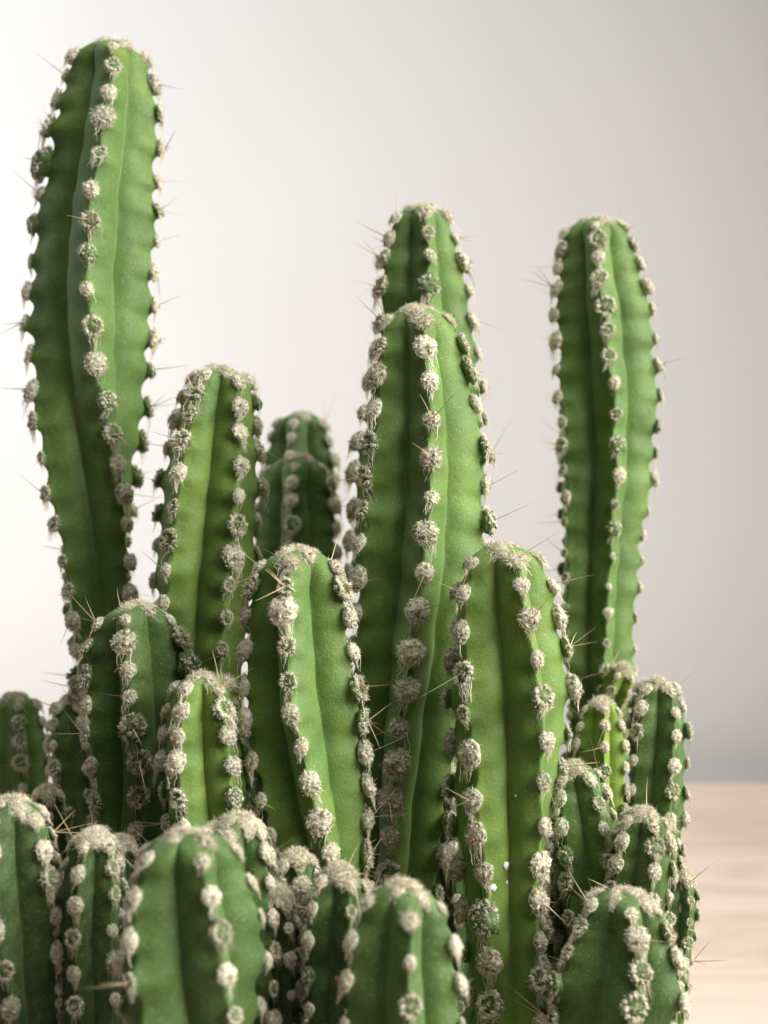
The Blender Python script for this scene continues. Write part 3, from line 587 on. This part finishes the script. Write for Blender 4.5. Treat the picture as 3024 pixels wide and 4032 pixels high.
areoles, spines = [], []
for si, s in enumerate(stems):
    rng = s.rng; d = s.d
    R_ref = s.R0
    for k in range(s.n):
        for idx, t in enumerate(s.st[k]):
            p, n, T, Rr = s.rib_point(t, k)
            if p[2] < 0.075: continue
            fr = t / s.ts[min(len(s.ts) - 1, len(s.ts) - 3)]
            size = 0.00131 * d['az'] * rng.uniform(0.70, 1.28) * (0.72 + 0.28 * min(1, R_ref / 0.008))
            if d['fade']:
                size *= float(np.interp(fr, [a for a, _ in d['fade']], [b_ for _, b_ in d['fade']]))
            young = t < s.dome * 0.45
            if young: size *= 0.85; kind = 'wool' if rng.random() < .6 else 'crown'
            else:
                q = rng.random(); pb = d['bud'] * 0.45 * min(1, fr * 2.2)
                kind = 'bud' if q < pb else ('open' if q < pb + 0.34 else 'wool')
                if kind == 'bud': size *= rng.uniform(.95, 1.3)
            nn = n + T * 0.20; nn /= np.linalg.norm(nn)
            areoles.append([si, p, nn, T, size, kind, rng.randrange(NVAR[kind]), rng.uniform(-.35, .35)])
            # spines
            ns = 0
            if rng.random() < d['spin']: ns = rng.choice([1, 2, 3, 3])
            for _ in range(ns):
                dirv = Vector(nn) + Vector((rng.gauss(0, .5), rng.gauss(0, .5), rng.gauss(0, .5)))
                L = rng.uniform(.0014, .0030) if rng.random() < .55 else rng.uniform(.003, .0064)
                spines.append([si, Vector(p) + Vector(nn) * size * .5, dirv.normalized(), L])
    # woolly crown where the ribs meet
    P, T, f, r = s.axis(np.array([s.dome * 0.02]))
    for q in range(9):
        a = q * 0.9 + rng.random(); w = s.R0 * (0.06 + 0.34 * (q % 4) / 3)
        p = P[0] + (f[0] * math.cos(a) + r[0] * math.sin(a)) * w - T[0] * (w * w / s.R0 * 0.55)
        n = T[0] + (f[0] * math.cos(a) + r[0] * math.sin(a)) * (0.3 + w / s.R0); n /= np.linalg.norm(n)
        dn = f[0] * math.cos(a) + r[0] * math.sin(a)
        areoles.append([si, p - n * 0.0003, n, -dn, 0.00112 * d['crown'] * (0.75 + 0.25 * min(1, R_ref / .008)) * rng.uniform(.8, 1.2), 'crown', rng.randrange(NVAR['crown']), rng.uniform(-1, 1)])
        if rng.random() < 0.35:
            spines.append([si, Vector(tuple(p)), (Vector(tuple(n)) + Vector((rng.gauss(0, .5), rng.gauss(0, .5), rng.gauss(0, .4)))).normalized(), rng.uniform(.0015, .0035)])

rank = []
for i, a in enumerate(areoles):
    ok = seen(a[1], a[2], a[4])
    dist = (Vector(tuple(a[1])) - EYE).length
    rank.append((0 if ok else 1, -a[4] / dist, i))
rank.sort()
single = {i for o_, _, i in rank[:300] if o_ == 0}
visible = {i for o_, _, i in rank if o_ == 0}
rv, rf, rm, roff = [], [], [], 0
for i, (si, p, n, T, size, kind, var, spin) in enumerate(areoles):
    M = frame_mat(p, n, T) @ Matrix.Rotation(spin, 4, 'Z') @ Matrix.Scale(size, 4)
    if i in single:
        o = bpy.data.objects.new('areole', variant_mesh(kind, var)); col.objects.link(o)
        o.parent = stems[si].obj
        L = Matrix.Translation(-Vector(tuple(stems[si].base))) @ frame_mat(p, n, T) @ Matrix.Rotation(spin, 4, 'Z')
        o.location = L.to_translation(); o.rotation_euler = L.to_euler(); o.scale = (size * 1000,) * 3
    else:
        V, Fc, Mi = VARIANTS[kind, var, 1 if i in visible else 0]
        A = np.array(M)
        rv.append(V @ A[:3, :3].T + A[:3, 3]); rf += [tuple(q + roff for q in f_) for f_ in Fc]; rm.append(Mi); roff += len(V)
if rv:
    o = mesh_obj('areole_wool', (np.vstack(rv) - np.array([0, 0, .065])).tolist(), rf, MATS, np.concatenate(rm), parent=cactus)
    tag(o, 'small woolly areoles deep between the stems', kind='stuff')

# spines: long needles standing out from the areoles
SP = []
for w in (0.00006, 0.00008, 0.0001):
    b = MB(); rg = random.Random(int(w * 1e7))
    b.strand([Vector((0, 0, 0)), Vector((0.012, 0.0, .35)), Vector((.02, .008, .7)), Vector((0.01, 0.012, 1.0))], 1.0, 0, .12)
    V = np.array(b.v); 
    base = [Vector((0, 0, 0)), Vector((0.012, 0, .35)), Vector((.02, .008, .7)), Vector((.01, .012, 1.0))]
    vv = []
    for i, p in enumerate(b.v):
        c = base[i // 3]; q = Vector(p) - c
        vv.append(tuple(Vector((c.x, c.y, c.z)) * 0.005 + q * w))
    me = bpy.data.meshes.new('spine'); me.from_pydata(vv, [], b.f); me.materials.append(SPINE); me.update(); SP.append(me)
shown = []
for (si, p, d, L) in spines:
    mid_ = p + d * L * .7
    e = EYE - mid_; ln = e.length; e.normalize()
    if bvh.ray_cast(mid_ + e * 1e-4, e, ln)[0] is None and abs(mid_.x) / (mid_.y + .178) < .34: shown.append((si, p, d, L))
shown.sort(key=lambda q: -q[3]); shown = shown[:300]
rg = random.Random(9)
for (si, p, d, L) in shown:
    o = bpy.data.objects.new('spine', rg.choice(SP)); col.objects.link(o); o.parent = stems[si].obj
    o.location = p - Vector(tuple(stems[si].base)); o.rotation_euler = d.to_track_quat('Z', 'Y').to_euler()
    k = L / 0.005; o.scale = (1, 1, k)
# white specks stuck to the bright front stem
js = next(s for s in stems if s.d['label'].startswith('bright stem in front'))
for tt, ang, rr in ((.0406, -4, .00058), (.0432, -24, .00054), (.0428, -2, .00024), (.0315, 8, .00016)):
    P, T, f, r = js.axis(np.array([tt])); a_ = R(ang)
    dv = Vector(tuple(f[0] * math.cos(a_) + r[0] * math.sin(a_)))
    hit = bvh.ray_cast(Vector(tuple(P[0])) + dv * 0.014, -dv, 0.02)
    if hit[0] is None: continue
    b = MB(); b.blob((0, 0, 0), (rr, rr, rr * .5), 1, 0, random.Random(int(tt * 1e5)), .35)
    o = mesh_obj('speck', b.v, b.f, [SPECK], parent=js.obj)
    o.location = hit[0] - Vector(tuple(js.base)); o.rotation_euler = hit[1].to_track_quat('Z', 'Y').to_euler()
print('areoles', len(areoles), 'visible', len(visible), 'spines', len(spines), len(shown), 'rest tris', roff)
